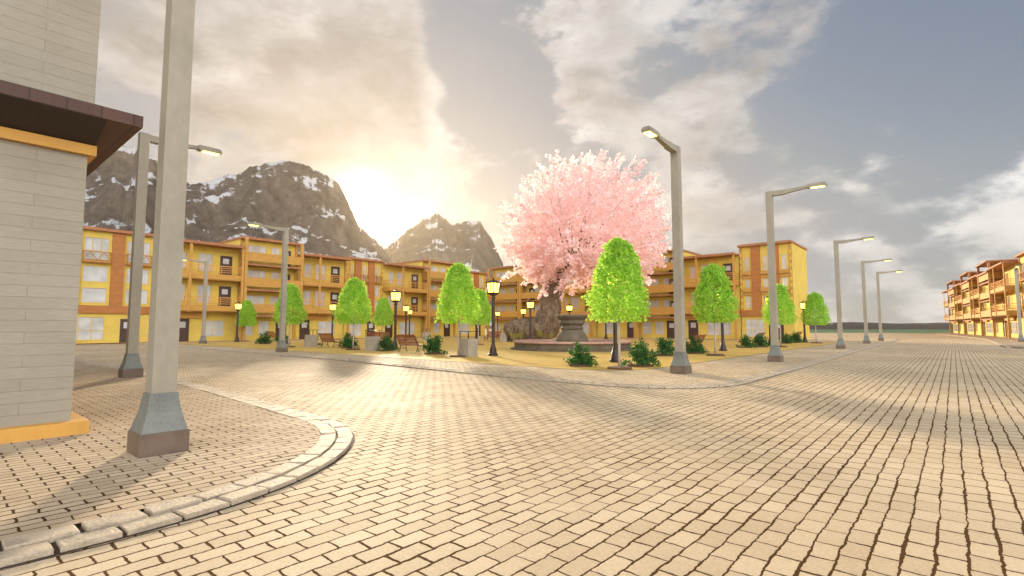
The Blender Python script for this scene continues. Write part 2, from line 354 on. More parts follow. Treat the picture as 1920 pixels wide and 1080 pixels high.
def door(parent,x0,x1,z0,z1,y=0.0):
    m=MB(); f=0.12
    m.box(x0,-0.04,z0,x0+f,0.12,z1); m.box(x1-f,-0.04,z0,x1,0.12,z1); m.box(x0+f,-0.04,z1-f,x1-f,0.12,z1)
    m.box(x0+f,0.04,z0,x1-f,0.10,z1-f)
    w=x1-x0-2*f; m.box(x0+f+w*.18,0.025,z0+0.25,x1-f-w*.18,0.04,z0+(z1-z0)*0.42)
    o=m.build('door',M['door'],parent)
    g=MB(); zz=z0+(z1-z0); g.box(x0+f+w*.2,0.018,zz-(z1-z0)*0.40,x1-f-w*.2,0.04,zz-(z1-z0)*0.14); g.build('pane',M['glass'],o)
    k=MB(); k.beam((x0+f+0.1,-0.03,z0+1.0),(x0+f+0.1,-0.03,z0+1.18),0.03); k.build('handle',M['iron'],o); return o
def shell(root,w,h,dep,holes,mat='yellow'):
    m=MB(); holes_wall(m,w,h,holes)
    m.quad((0,dep,0),(0,0,0),(0,0,h),(0,dep,h)); m.quad((w,0,0),(w,dep,0),(w,dep,h),(w,0,h)); m.quad((w,dep,0),(0,dep,0),(0,dep,h),(w,dep,h))
    m.quad((0,0,h),(w,0,h),(w,dep,h),(0,dep,h)); m.box(0.02,0.16,0.02,w-0.02,dep-0.02,h-0.02)
    return m.build('wall',M[mat],root)
def roof(root,w,h,dep,fr,over=0.35,side=0.0):
    m=MB(); m.box(-side,-fr-over,h,w+side,dep+0.2,h+0.26); m.box(-side+0.25,-fr-over+0.25,h+0.26,w+side-0.25,dep-0.1,h+0.34); return m.build('roof',M['roof'],root)
BD=1.7
def railing(root,x0,x1,z,y,ends=True,d=BD):
    m=MB()
    for k in range(4):
        zz=z+0.25+k*0.24; m.beam((x0,-y,zz),(x1,-y,zz),0.05,0.06 if k<3 else 0.09)
        if ends:
            for x in (x0+0.03,x1-0.03): m.beam((x,-y+0.03,zz),(x,-0.02,zz),0.045,0.055 if k<3 else 0.08)
    n=max(2,int((x1-x0)/1.2))
    for k in range(n+1):
        x=x0+0.02+(x1-x0-0.04)*k/n; m.box(x-0.03,-y+0.04,z,x+0.03,-y+0.08,z+1.02)
    return m.build('railing',M['rail'],root)
def house_balcony(root,w,flip=False,lead=0.0):
    """three storeys, open rail balconies between timber posts"""
    h=11.2; F=(4.15,7.85)
    def X(a,b): return (w-b,w-a) if flip else (a,b)
    hs=[];doors=[];wins=[]
    hs_spec=[(0.5+lead,1.9+lead,0.05,2.65,'d'),(3.1+lead,w-1.3,0.55,2.5,'w2')]
    for f in F: hs_spec+= [(0.9+lead*.6,2.0+lead*.6,f+0.55,f+2.5,'w1'),(2.5+lead,4.1+lead,f+0.35,f+2.55,'w2'),(w-2.1,w-0.75,f+0.03,f+2.45,'d')]
    for a,b,c,d,k in hs_spec:
        a,b=X(a,b); hs.append((a,b,c,d)); (doors if k=='d' else wins).append((a,b,c,d,k))
    shell(root,w,h,8.5,hs)
    for a,b,c,d,k in doors: door(root,a,b,c,d)
    for a,b,c,d,k in wins: window(root,a,b,c,d,2 if k=='w2' else 1,2)
    for f in F:
        m=MB(); m.box(0,-BD,f-0.62,w,-0.004,f); m.box(0.1,-BD+0.2,f-0.72,w-0.1,-0.01,f-0.62); m.build('balcony_floor',M['orange'],root)
        railing(root,0.0,w,f,BD-0.03)
    m=MB(); m.box(0.0,-0.35,2.72,w*0.62,-0.004,3.4); m.build('fascia_band',M['orange'],root)
    for x in ((w*0.33 if not flip else w*0.67),(w-0.15 if not flip else 0.15)):
        for a,b in ((-0.14,F[0]-0.72),) if False else (): pass
        m=MB(); m.box(x-0.15,-BD-0.09,3.4,x+0.15,-BD+0.19-0.2,h); m.build('post',M['orange'],root)
    m=MB(); x=0.0 if flip else w-0.3; m.box(x+0.003,-BD+0.0,0,x+0.297,-BD+0.26,3.42); m.build('post',M['orange'],root)
    roof(root,w,h,8.5,BD,0.25)
    m=MB(); m.box(0,-0.03,0,w,-0.003,0.25) if False else m.box(0.02,-0.06,0,w-0.02,-0.003,0.05); m.build('plinth',M['brown'],root)
def house_tower(root,w,flip=False,h=12.6,pergola=False):
    """tall block with solid timber parapets hung between two full-height posts"""
    F=(3.15,6.35,9.5)
    def X(a,b): return (w-b,w-a) if flip else (a,b)
    spec=[(0.6,2.0,0.6,2.5,'w1'),(2.6,4.0,0.6,2.5,'w1'),(w-2.6,w-1.2,0.05,2.6,'d')]
    for f in F: spec+=[(0.7,3.3,f+0.95,f+2.55,'w3'),(3.9,5.1,f+0.95,f+2.55,'w2'),(w-2.1,w-0.9,f+0.03,f+2.3,'d')]
    hs=[];L=[]
    for a,b,c,d,k in spec: a,b=X(a,b); hs.append((a,b,c,d)); L.append((a,b,c,d,k))
    shell(root,w,h,8.5,hs)
    for a,b,c,d,k in L:
        if k=='d': door(root,a,b,c,d)
        else: window(root,a,b,c,d,{'w1':1,'w2':2,'w3':3}[k],2)
    for f in F:
        m=MB(); m.box(0.04,-BD,f-0.22,w-0.04,-0.004,f); m.build('balcony_floor',M['roof'],root)
        m=MB(); m.box(0.1,-BD-0.02,f+0.32,w-0.1,-BD+0.08,f+1.38); m.box(0.1,-BD+0.08,f+0.32,0.18,-0.02,f+1.38); m.box(w-0.18,-BD+0.08,f+0.32,w-0.1,-0.02,f+1.38); m.build('parapet',M['orange'],root)
    for x in (0.0,w-0.34):
        m=MB(); m.box(x,-BD-0.12,0 if x==0 else 3.0,x+0.34,-BD+0.22,h); m.build('post',M['orange'],root)
    for x in (0.02,w-0.36):
        m=MB(); m.box(x,-0.18,0,x+0.34,-0.004,h-0.01); m.build('corner_board',M['orange'],root)
    if pergola:
        for x in (0.0,w-0.34): m=MB(); m.box(x,-BD-0.12,h+0.34,x+0.34,-BD+0.22,h+1.8); m.build('post',M['roof'],root)
        m=MB(); m.box(-0.1,-BD-0.35,h+1.8,w+0.1,3.0,h+2.02); m.build('pergola_roof',M['roof'],root); 
        m=MB(); m.box(0.0,2.6,h+0.34,0.3,2.9,h+1.8); m.build('pergola_post',M['roof'],root); m=MB(); m.box(w-0.3,2.6,h+0.34,w,2.9,h+1.8); m.build('pergola_post',M['roof'],root)
        m=MB(); m.box(0,-BD-0.3,h,w,8.5,h+0.3); m.build('roof',M['roof'],root)
    else: roof(root,w,h,8.5,BD*0.35,0.3,0.12)
def house_pilaster(root,w,nb=3,h=11.6,juliet=True,spandrel=False,quoin=True,dark='brown',ground=None):
    """flat front: window bays between broad dark pilasters over a ground floor"""
    pw=1.1; bay=(w-0.7-pw*(nb-1))/nb; spec=[]
    pil=[]; x=0.35
    bays=[]
    for k in range(nb):
        bays.append((x,x+bay)); x+=bay
        if k<nb-1: pil.append((x,x+pw)); x+=pw
    for k,(a,b) in enumerate(bays):
        i=0.22
        spec+=[(a+i,b-i,4.15,5.75,'p' if not spandrel else 'w2'),(a+i,b-i,6.3,8.0,'p' if not spandrel else 'w2'),(a+i,b-i,8.55,10.95,'w3')]
    if ground: spec+=ground
    else:
        spec.append((0.5,min(3.9,w*0.45),0.35,2.75,'w3')); dx=min(w-2.6,5.6); spec.append((dx,dx+1.35,0.05,2.55,'d'))
        if w-dx>3.6: spec.append((dx+1.7,w-0.6,0.6,2.5,'w2'))
    shell(root,w,h,8.5,[s[:4] for s in spec])
    for a,b,c,d,k in spec:
        if k=='d': door(root,a,b,c,d)
        else: window(root,a,b,c,d,{'p':1,'w2':2,'w3':3}[k],1 if k=='p' else 2)
    for a,b in pil: m=MB(); m.box(a,-0.22,3.92,b,-0.004,h-0.005); m.build('pilaster',M[dark],root)
    m=MB(); m.box(0,-0.26,3.1,w,-0.004,3.9); m.build('band',M[dark],root)
    for k,(a,b) in enumerate(bays):
        if spandrel:
            for z in (5.85,8.05): m=MB(); m.box(a+0.02,-0.16,z,b-0.02,-0.004,z+(0.42 if z<7 else 0.46)); m.box(a+0.02,-0.45,z+(0.42 if z<7 else .46),b-0.02,-0.36,z+0.95); m.build('spandrel',M['orange'],root)
        elif juliet:
            m=MB(); y=-0.5; z=8.25; x0,x1=a+0.12,b-0.12
            m.box(x0,y,z,x1,-0.04,z+0.16)
            for zz in (z+0.3,z+1.15): m.beam((x0,y+0.04,zz),(x1,y+0.04,zz),0.06,0.08)
            for xx in (x0+.03,x1-.03): m.beam((xx,y+0.04,z+0.16),(xx,y+0.04,z+1.19),0.07); m.beam((xx,y+0.04,z+1.12),(xx,-0.03,z+1.12),0.06)
            n=4; 
            for q in range(n): xa=x0+(x1-x0)*q/n; xb=x0+(x1-x0)*(q+1)/n; u,v=(z+0.34,z+1.1) if q%2==0 else (z+1.1,z+0.34); m.beam((xa,y+0.04,u),(xb,y+0.04,v),0.05)
            m.build('juliet_balcony',M['brown'],root)
    if quoin:
        for x0 in (0.0,w-0.34):
            m=MB(); m.box(x0,-0.09,3.92,x0+0.34,-0.003,h-0.006); m.build('corner_board',M['orange'],root)
        m=MB(); z=4.2
        while z<h-0.5:
            for x0 in (0.0,w-0.34): m.box(x0+0.06,-0.14,z,x0+0.28,-0.088,z+0.4)
            z+=0.85
        m.build('quoin',M['yellow'],root)
        m=MB()
        for k in range(5):
            for x0 in (w-0.95,): m.box(x0,-0.05,0.1+k*0.6,x0+0.6,-0.002,0.62+k*0.6)
        m.build('quoin',M['frame'],root)
    roof(root,w,h,8.5,0.26,0.3,0.12)
    m=MB(); m.box(0.01,-0.08,0,w-0.01,-0.003,0.22 if False else 0.05); m.build('plinth',M['brown'],root)

GL='terraced houses along the left side of the square'; GF='terraced houses at the far side of the square'; GR='houses along the right-hand street'
def hL(y0,name,label): return thing(name,label,'house',(-66.7,y0,0),R(90),GL)
def hF(x0,name,label): return thing(name,label,'house',(x0,71.5,0),0,GF)
h=hL(-4.3,'terraced_house','yellow house front with brown pilasters and small juliet balconies, half hidden by the white building'); house_pilaster(h,21.3,6,ground=[(7.6,10.4,.35,2.75,'w3'),(11.4,12.6,.05,2.55,'d'),(13.9,17.1,.35,2.75,'w3'),(18.4,19.6,.05,2.55,'d')])
h=hL(17.05,'terraced_house','yellow house with open rail balconies just right of the nearest grey street lamp'); house_balcony(h,8.6,lead=1.6)
h=hL(25.7,'terraced_house','tall yellow block with solid orange parapets, nearest of its kind on the left'); house_tower(h,7.4)
h=hL(33.2,'terraced_house','yellow rail balcony house right of the tall block, behind the slim lamp on the left'); house_balcony(h,7.0)
h=hL(40.3,'terraced_house','narrow brown pilaster house front directly under the sun'); house_pilaster(h,6.5,3)
h=hL(46.9,'terraced_house','yellow rail balcony house behind the closest bench'); house_balcony(h,7.6)
h=hL(54.6,'terraced_house','tall orange parapet block half hidden behind the middle young tree'); house_tower(h,7.5)
h=hL(62.2,'terraced_house','brown pilaster house at the far left corner of the square'); house_pilaster(h,7.6,3,juliet=False,spandrel=True)
h=hF(-66.2,'terraced_house','tall orange parapet block at the corner behind the bright lantern'); house_tower(h,7.8)
h=hF(-58.3,'terraced_house','lower orange parapet block left of the cherry trunk'); house_tower(h,7.2,flip=True,h=12.1)
h=hF(-51.0,'terraced_house','yellow rail balcony house behind the cherry trunk'); house_balcony(h,7.4)
h=hF(-43.5,'terraced_house','yellow rail balcony house behind the fountain pedestal and nearest young tree'); house_balcony(h,7.3,flip=True)
h=hF(-36.1,'terraced_house','orange parapet block beneath the right edge of the pink crown'); house_tower(h,7.0)
h=hF(-29.0,'terraced_house','yellow rail balcony house to the right of the tall pole on the square corner'); house_balcony(h,7.6)
h=hF(-21.3,'terraced_house','end house with brown pilasters, orange spandrels and a blank yellow side wall'); house_pilaster(h,6.3,3,h=12.3,juliet=False,spandrel=True)
# right-hand row: far to near, seen almost end on
rd=Vector((-0.097,0.995)); r0=Vector((4.95+BD,117.7))
def hR(s_far,w,kind,label):
    p=r0+rd*s_far; o=thing('terraced_house',label,'house',(p.x,p.y,0),math.atan2(-rd.y,-rd.x),GR)
    if kind=='B': house_balcony(o,w)
    elif kind=='C': house_tower(o,w,h=10.9,pergola=True)
    else: house_pilaster(o,w,3,h=11.9)
    return o
hR(-12.2,16,'A','red-brown house cut off by the right edge of the view')
hR(0.0,12.0,'B','sunlit rail balcony house nearest the right edge')
hR(10.8,10.7,'C','roof pergola house standing tallest in the right-hand row')
hR(21.5,10.6,'B','sunlit rail balcony house in the middle of the right-hand row')
hR(33.0,11.4,'C','roof pergola house in the middle of the right-hand row, second tallest')
hR(45.5,12.4,'B','rail balcony house between the two farther pergola roofs on the right')
hR(58.5,12.9,'C','farthest house with a roof pergola on the right')
hR(71.5,12.9,'B','rail balcony house at the far end of the right-hand row')

# ------------------------------------------------------------------ white building on the near corner
wb=thing('corner_building','white boarded building with brown canopy at the left edge','building',(-10.85,1.72,0))
m=MB(); m.box(-14,-16,0.2,0,0,4.55); m.build('wall',M['siding'],wb)
m=MB(); m.box(-14,-16,5.22,-0.0,0.05,14.0); m.build('upper_wall',M['siding'],wb)
m=MB(); m.box(-14.3,-16.3,-0.004,0.22,0.20,0.2,0.0); m.build('plinth',M['trim'],wb)
m=MB(); m.box(-14.05,-16.05,4.552,0.10,0.10,4.72); m.build('trim_band',M['trim'],wb)
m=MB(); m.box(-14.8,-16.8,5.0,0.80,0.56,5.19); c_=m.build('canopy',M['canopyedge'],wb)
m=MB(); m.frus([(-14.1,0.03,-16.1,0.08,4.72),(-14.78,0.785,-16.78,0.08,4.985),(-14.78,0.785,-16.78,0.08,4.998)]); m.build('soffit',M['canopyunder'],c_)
# ------------------------------------------------------------------ street lamps
def make_street_lamp():
    t=thing('street_lamp','','street lamp')
    m=MB(); m.frus([(-.29,.29,-.29,.29,-.01),(-.29,.29,-.29,.29,.27),(-.275,.275,-.275,.275,.29)]); m.build('footing',M['footing'],t)
    m=MB(); m.frus([(-.272,.272,-.272,.272,.291),(-.20,.20,-.20,.20,.55),(-.165,.165,-.165,.165,.80)]); m.build('foot_cover',M['steelblue'],t)
    m=MB(); m.frus([(-.147,.147,-.147,.147,.79),(-.145,.145,-.145,.145,8.3),(-.143,.143,-.143,.143,8.52)])
    m.build('pole',M['steel'],t)
    m=MB(); m.frus([(-.12,.12,0.145,0.75,8.27),(-.12,.12,0.145,0.75,8.5)]); 
    vs=[(-.10,.75,8.30),(.10,.75,8.30),(.10,.75,8.49),(-.10,.75,8.49),(-.075,1.75,8.42),(.075,1.75,8.42),(.075,1.75,8.52),(-.075,1.75,8.52)]
    m.add(vs,[(0,1,2,3),(7,6,5,4),(0,4,5,1),(1,5,6,2),(2,6,7,3),(3,7,4,0)]); m.build('arm',M['steel'],t)
    m=MB(); m.frus([(-.15,.15,1.70,2.5,8.39),(-.16,.16,1.68,2.52,8.47),(-.12,.12,1.72,2.46,8.58)]); hd=m.build('lamp_head',M['steel'],t)
    m=MB(); m.box(-.12,1.86,8.372,.12,2.44,8.388); m.build('light_panel',M['led'],hd)
    return t
SL=[(-8.40,2.28,-90,'huge grey street lamp in the left foreground, its top beyond the picture'),
    (-21.4,4.9,0,'grey street lamp close behind the white building, lit head showing past the foreground pole'),
    (-47.7,4.3,0,'street lamp whose lit head alone shows past the white building'),
    (-58.3,19.3,180,'slim far street lamp in front of the rail balcony house on the left'),
    (-34.73,17.36-1.0,180,'street lamp standing beside the concrete bin on the left kerb of the square'),
    (-7.68,18.45,180,'tall street lamp on the rounded corner of the square beside the two shrubs'),
    (-6.75,27.8,-90,'second street lamp along the right-hand kerb, its arm reaching over the street'),
    (-6.75,47.2,-90,'third street lamp along the right-hand kerb, clear against the sky'),
    (-6.85,63.8,-90,'fourth street lamp along the right-hand kerb, between two others'),
    (-6.85,77.6,-90,'farthest and smallest street lamp along the right-hand kerb'),
    (5.75,82.3,180,'street lamp in front of the right-hand houses at the picture edge')]
sl0=make_street_lamp()
for i,(x,y,a,lab) in enumerate(SL):
    o=sl0 if i==0 else copy_tree(sl0)
    o.location=(x,y,0); o.rotation_euler=(0,0,R(a)); tag(o,lab,'street lamp','street lamps along the kerbs')

# ------------------------------------------------------------------ lantern posts in the square
def make_lantern():
    t=thing('lantern_post','','lantern')
    m=MB(); m.lathe([(.30,0),(.30,.10),(.24,.14),(.20,.40),(.13,.62),(.125,.70),(.105,.72),(.10,3.35),(.14,3.37),(.14,3.45),(.09,3.48),(.085,3.58)],8,phase=R(22.5)); m.build('post',M['iron'],t)
    m=MB(); m.frus([(-.10,.10,-.10,.10,3.56),(-.25,.25,-.25,.25,3.68),(-.25,.25,-.25,.25,3.74)])
    for sx in (-1,1):
        for sy in (-1,1): m.beam((sx*.225,sy*.225,3.74),(sx*.285,sy*.285,4.30),0.045)
    for a in (0,1,2,3):
        c,s=math.cos(a*R(90)),math.sin(a*R(90)); m.beam((c*.225,s*.225,3.74),(c*.285,s*.285,4.30),0.03)
    m.build('cage',M['iron'],t)
    m=MB(); m.frus([(-.205,.205,-.205,.205,3.745),(-.258,.258,-.258,.258,4.295)]); m.build('pane',M['lantern'],t)
    m=MB(); m.frus([(-.34,.34,-.34,.34,4.30),(-.34,.34,-.34,.34,4.35),(-.16,.16,-.16,.16,4.46),(-.05,.05,-.05,.05,4.50),(-.03,.03,-.03,.03,4.60)]); m.build('cap',M['iron'],t)
    return t
LP=[(-55.9,32.3,'small lit lantern post between the two leftmost young trees and the sunlit tree'),
    (-32.3,23.9,'bright lantern post rising behind the closest red bench'),
    (-53.2,41.0,'lantern post just right of the bench lantern, larger of the distant pair'),
    (-65.0,50.8,'distant tiny lantern post before the left houses, smaller of the pair'),
    (-20.74,22.4,'brightest and nearest glowing lantern post, left of the fountain'),
    (-42.9,43.4,'lantern post at the right edge of the middle young tree'),
    (-61.5,67.6,'tiny lantern post just right of the brightest lantern, before the far houses'),
    (-49.5,60.2,'lantern post half hidden by the root of the cherry tree'),
    (-34.3,42.9,'dark slim lantern post standing in front of the cherry root'),
    (-36.3,53.2,'lantern post whose head shows above the fountain pedestal'),
    (-12.5,22.2,'lantern post whose head hides in the nearest young tree'),
    (-12.5,37.5,'lantern post behind the young tree beside the right bench'),
    (-12.45,63.8,'dark lantern post at the right end of the square, glowing against the blank wall'),
    (-62.0,24.0,'lantern post hidden in the leftmost young tree'),
    (-36.7,62.7,'slim lantern post before the far doorways right of the fountain'),
    (-12.6,50.5,'lantern post hidden in the young tree before the brown pilaster end house')]
lp0=make_lantern()
for i,(x,y,lab) in enumerate(LP):
    o=lp0 if i==0 else copy_tree(lp0)
    o.location=(x,y,0.004); o.rotation_euler=(0,0,R(0)); tag(o,lab,'lantern','lantern posts in the square')

# ------------------------------------------------------------------ benches
def make_bench():
    t=thing('park_bench','','bench')
    def slat(m,y,z,w,th,tilt):
        c,s=math.cos(tilt),math.sin(tilt); a=Vector((0,c*w/2,s*w/2)); b=Vector((0,-s*th/2,c*th/2)); o=Vector((0,y,z))
        P=[o-a-b,o+a-b,o+a+b,o-a+b]; m.add([(-1.05,p.y,p.z) for p in P]+[(1.05,p.y,p.z) for p in P],[(3,2,1,0),(4,5,6,7),(0,1,5,4),(1,2,6,5),(2,3,7,6),(3,0,4,7)])
    m=MB()
    for k in range(6): u=k/5; slat(m,-0.20+0.46*u,0.47-0.03*math.sin(u*3.0)+0.02*u,0.072,0.032,R(-3+8*u))
    m.build('seat',M['bench'],t)
    m=MB()
    for k in range(7): u=k/6; slat(m,-0.25-0.30*u-0.05*max(0,u-.8)*5,0.56+0.60*u-0.02*max(0,u-.8)*5,0.078,0.032,R(115+ (25*(u-.6) if u>.6 else 0)))
    m.build('backrest',M['bench'],t)
    for x in (-0.93,0.93):
        m=MB(); m.tube([((x,-0.36,0.0),.03),((x,-0.26,.2),.026),((x,-0.20,.42),.03),((x,-0.28,.6),.026),((x,-0.5,1.05),.024),((x,-0.62,1.2),.02)],6)
        m.tube([((x,0.36,0.0),.03),((x,0.27,.18),.026),((x,0.25,.44),.03),((x,0.30,.6),.022),((x,0.24,.68),.022),((x,-0.30,.70),.022)],6)
        m.tube([((x,-0.21,.44),.028),((x,.26,.44),.028)],6); m.tube([((x,-0.24,.2),.018),((x,0,.3),.018),((x,.26,.18),.018)],6); m.build('leg',M['iron'],t)
    return t
BN=[(-61.0,27.8,0,'red bench at the far left, before the dark door of the tall block'),
    (-39.3,22.6,0,'red bench between two shrubs just right of the left kerb lamp'),
    (-43.5,30.4,35,'faded red bench partly hidden behind the closest bench'),
    (-27.9,22.0,0,'closest red bench with brightly edged slats, between two shrubs'),
    (-41.5,44.6,180,'red bench by a concrete bin, left of the cherry root'),
    (-35.4,49.5,200,'red bench showing in the gap between cherry trunk and fountain pedestal'),
    (-13.35,34.0,90,'red bench just right of the tall lamp pole on the rounded corner'),
    (-13.9,50.6,90,'dark red bench between two shrubs before the pilaster end house'),
    (-13.6,64.5,90,'smallest red bench beside the lantern at the right end of the square')]
bn0=make_bench()
for i,(x,y,a,lab) in enumerate(BN):
    o=bn0 if i==0 else copy_tree(bn0); o.location=(x,y,0.004); o.rotation_euler=(0,0,R(a)); tag(o,lab,'bench','red slatted benches in the square')

# ------------------------------------------------------------------ litter bins
def make_bin():
    t=thing('litter_bin','','litter bin')
    m=MB(); m.frus([(-.38,.38,-.38,.38,0),(-.38,.38,-.38,.38,1.0),(-.36,.36,-.36,.36,1.02)]); m.build('concrete_box',M['concrete'],t)
    m=MB()
    for sx in (-1,1):
        for sy in (-1,1): m.box(sx*.34-.02,sy*.34-.02,1.0,sx*.34+.02,sy*.34+.02,1.42)
    m.build('post',M['iron'],t)
    m=MB(); m.box(-.42,-.42,1.42,.42,.42,1.46); m.build('lid',M['iron'],t)
    m=MB(); m.box(-.3,-.3,1.021,.3,.3,1.026); m.build('opening',M['joint'],t)
    return t
LB=[(-31.4,21.3,0,'concrete bin with a thin raised lid between bench and sunlit young tree'),
    (-21.2,20.8,0,'nearest concrete bin with a thin raised lid beside the middle young tree'),
    (-52.0,43.4,0,'small distant concrete bin behind the shrub beside the closest bench'),
    (-38.9,44.0,15,'concrete bin at the left foot of the cherry root'),
    (-42.0,22.3,0,'concrete bin half hidden behind the left kerb lamp')]
lb0=make_bin()
for i,(x,y,a,lab) in enumerate(LB):
    o=lb0 if i==0 else copy_tree(lb0); o.location=(x,y,0.004); o.rotation_euler=(0,0,R(a)); tag(o,lab,'litter bin','concrete litter bins in the square')

# ------------------------------------------------------------------ planting
def leaf(mb,p,n,up,l,w,fold=0.25):
    """one folded four-sided leaf with its tip along up"""
    n=n.normalized(); u=(up-n*up.dot(n)); u=u.normalized() if u.length>1e-4 else n.orthogonal().normalized(); s=n.cross(u)
    a=p; b=p+u*l*.5+s*w*.5-n*w*fold; c=p+u*l; d=p+u*l*.5-s*w*.5-n*w*fold
    i=len(mb.v); mb.v+=[tuple(a),tuple(b),tuple(c),tuple(d)]; mb.f+=[(i,i+1,i+2),(i,i+2,i+3)]
def rdir(r):
    z=r.uniform(-1,1);t=r.uniform(0,2*math.pi);q=math.sqrt(1-z*z); return Vector((q*math.cos(t),q*math.sin(t),z))
def crown_mesh(seed,nleaf=6500):
    r=random.Random(seed); mb=MB(); off=Vector((seed*3.1,seed*1.7,0))
    k=0
    while k<nleaf:
        z=r.random()**0.9; th=r.uniform(0,2*math.pi)
        # cone with a blunt top, widest about a quarter of the way up
        if z<0.22: env=0.80+0.45*math.sin(z/0.22*math.pi/2)*0.55
        else: env=1.05*(1-((z-0.22)/0.78)**1.35*0.68)
        if z>0.93: env*=max(0.25,math.sqrt(max(0,(1.0-z)/0.07)))
        lump=1+0.30*noise.noise(Vector((math.cos(th)*1.6,math.sin(th)*1.6,z*5))+off)+0.09*noise.noise(Vector((math.cos(th)*5,math.sin(th)*5,z*14))+off)
        rad=env*lump*1.17*math.sqrt(r.uniform(0.25,1.0))
        p=Vector((rad*math.cos(th),rad*math.sin(th),1.95+z*3.35))
        if noise.noise(p*2.1+off)<-0.28: 
            if r.random()<0.8: continue
        out=Vector((math.cos(th),math.sin(th),0.35)); n=(out*0.7+rdir(r)).normalized(); up=(out*0.5+Vector((0,0,-0.4))+rdir(r)*0.8)
        s=r.uniform(0.09,0.16); leaf(mb,p,n,up,s*1.15,s*0.8); k+=1
    for _ in range(60):   # a few stray sprigs that break the outline
        th=r.uniform(0,6.28); z=r.random()**1.4; rad=1.2*(1.06-z*0.62)+r.uniform(0,0.12); c=Vector((rad*math.cos(th),rad*math.sin(th),2.0+z*3.2))
        for _ in range(9): leaf(mb,c+rdir(r)*0.09,rdir(r),rdir(r)+Vector((math.cos(th),math.sin(th),0)),r.uniform(.08,.13),.08)
    return mb.mesh('crown',M['leaf'])
def young_trunk(seed):
    r=random.Random(seed); m=MB()
    m.tube([((0,0,-0.02),.065),((.01,.01,.9),.05),((-.01,.02,2.0),.045),((.02,0,3.2),.035),((0,.01,4.9),.012)],7)
    for k in range(9):
        z=1.9+k*.32; a=k*2.4; l=(1.05-(z-1.9)*.26)*.8; m.tube([((0,0,z),.022),((math.cos(a)*l*.5,math.sin(a)*l*.5,z+.2*l),.014),((math.cos(a)*l,math.sin(a)*l,z+.32*l),.005)],5)
    return m.mesh('trunk',M['palebark'],True)
disc=MB(); disc.lathe([(.52,0),(.52,.05),(.46,.085),(0.02,.10)],20,jit=.04); disc_me=disc.mesh('soil_disc',M['soil'])
cr=[crown_mesh(s) for s in (1,2,3,4)]; tk=[young_trunk(s) for s in (1,2)]
TR=[(-63.7,25.6,.92,'leftmost small lime tree, in front of the tall parapet block'),
    (-42.5,20.6,1.0,'lime tree half hidden behind the left kerb lamp'),
    (-33.9,21.3,1.0,'sunlit lime tree between the two left benches'),
    (-51.3,36.2,.97,'small pale lime tree between sunlit tree and bench lantern'),
    (-21.5,20.3,1.0,'lime tree in the middle, beside the nearest concrete bin'),
    (-34.6,35.3,1.0,'small lime tree peeking out at the right of the middle tree'),
    (-10.4,18.8,1.0,'largest and nearest lime tree, on a soil disc in front of the cherry blossom'),
    (-10.8,31.1,1.02,'lime tree to the right of the tall corner lamp, above a bench'),
    (-11.2,48.0,1.0,'lime tree before the brown pilaster end house'),
    (-11.0,61.8,1.0,'rightmost lime tree standing against open sky')]
for i,(x,y,s,lab) in enumerate(TR):
    t=thing('young_tree',lab,'tree',(x,y,0.004),rnd.uniform(0,6.28),'young lime green trees round the square')
    put('crown',cr[i%4],t); put('trunk',tk[i%2],t); put('soil_disc',disc_me,t); t.scale=(s*rnd.uniform(.95,1.05),)*2+(s,)
def shrub_mesh(seed):
    r=random.Random(seed); mb=MB(); off=Vector((seed*2.3,0,0))
    for k in range(46):    # stems radiating from the root, leaves in tufts along them
        a=r.uniform(0,6.28); el=r.uniform(0.12,1.45); L=r.uniform(.62,.95)*(0.78+0.30*math.sin(el)); d=Vector((math.cos(a)*math.cos(el),math.sin(a)*math.cos(el),math.sin(el)))
        for q in range(26):
            u=r.uniform(.25,1.0); p=Vector((0,0,.10))+d*L*u+rdir(r)*.10*(1.1-u*.4); p.z=max(.05,p.z)
            s=r.uniform(.07,.125); leaf(mb,p,(d+rdir(r)*.9),(d+rdir(r)*.7),s*1.3,s*.85)
    for k in range(7):
        a=r.uniform(0,6.28); c=Vector((math.cos(a)*r.uniform(.55,.85),math.sin(a)*r.uniform(.55,.85),r.uniform(.06,.16)))
        for q in range(12): leaf(mb,c+rdir(r)*.07,rdir(r)+Vector((0,0,.6)),rdir(r),.10,.075)
    return mb.mesh('foliage',M['shrub'])
sh=[shrub_mesh(s) for s in (1,2,3)]
def stem_mesh():
    m=MB(); r=random.Random(5)
    for k in range(9): a=k*.7; m.tube([((0,0,.02),.02),((math.cos(a)*.2,math.sin(a)*.2,.35),.013),((math.cos(a)*.38,math.sin(a)*.38,.6),.005)],5)
    return m.mesh('stem',M['twig'])
stem=stem_mesh()
SH=[(-52.4,22.9,'leftmost dark shrub, before the far left bench'),(-50.0,23.6,'dark shrub close under the second young tree from the left'),
    (-45.2,24.2,'dark shrub at the left end of the second bench'),(-36.8,22.7,'dark shrub below the sunlit young tree'),
    (-30.6,21.9,'dark shrub at the left end of the closest bench'),(-24.8,21.3,'dark shrub between the closest bench and the middle young tree'),
    (-12.4,19.0,'nearest green shrub, left of the largest young tree'),(-10.4,20.6,'green shrub just right of the largest young tree'),
    (-13.0,29.0,'dark shrub left of the tall corner lamp pole'),(-12.6,34.3-1.8,'dark shrub in front of the bench right of the corner lamp pole'),
    (-13.0,44.5,'dark shrub left of the second right-hand bench'),(-12.4,46.7,'dark shrub right of the second right-hand bench'),
    (-13.1,58.5,'dark shrub left of the smallest bench'),(-12.9,61.6,'dark shrub beside the rightmost lantern post')]
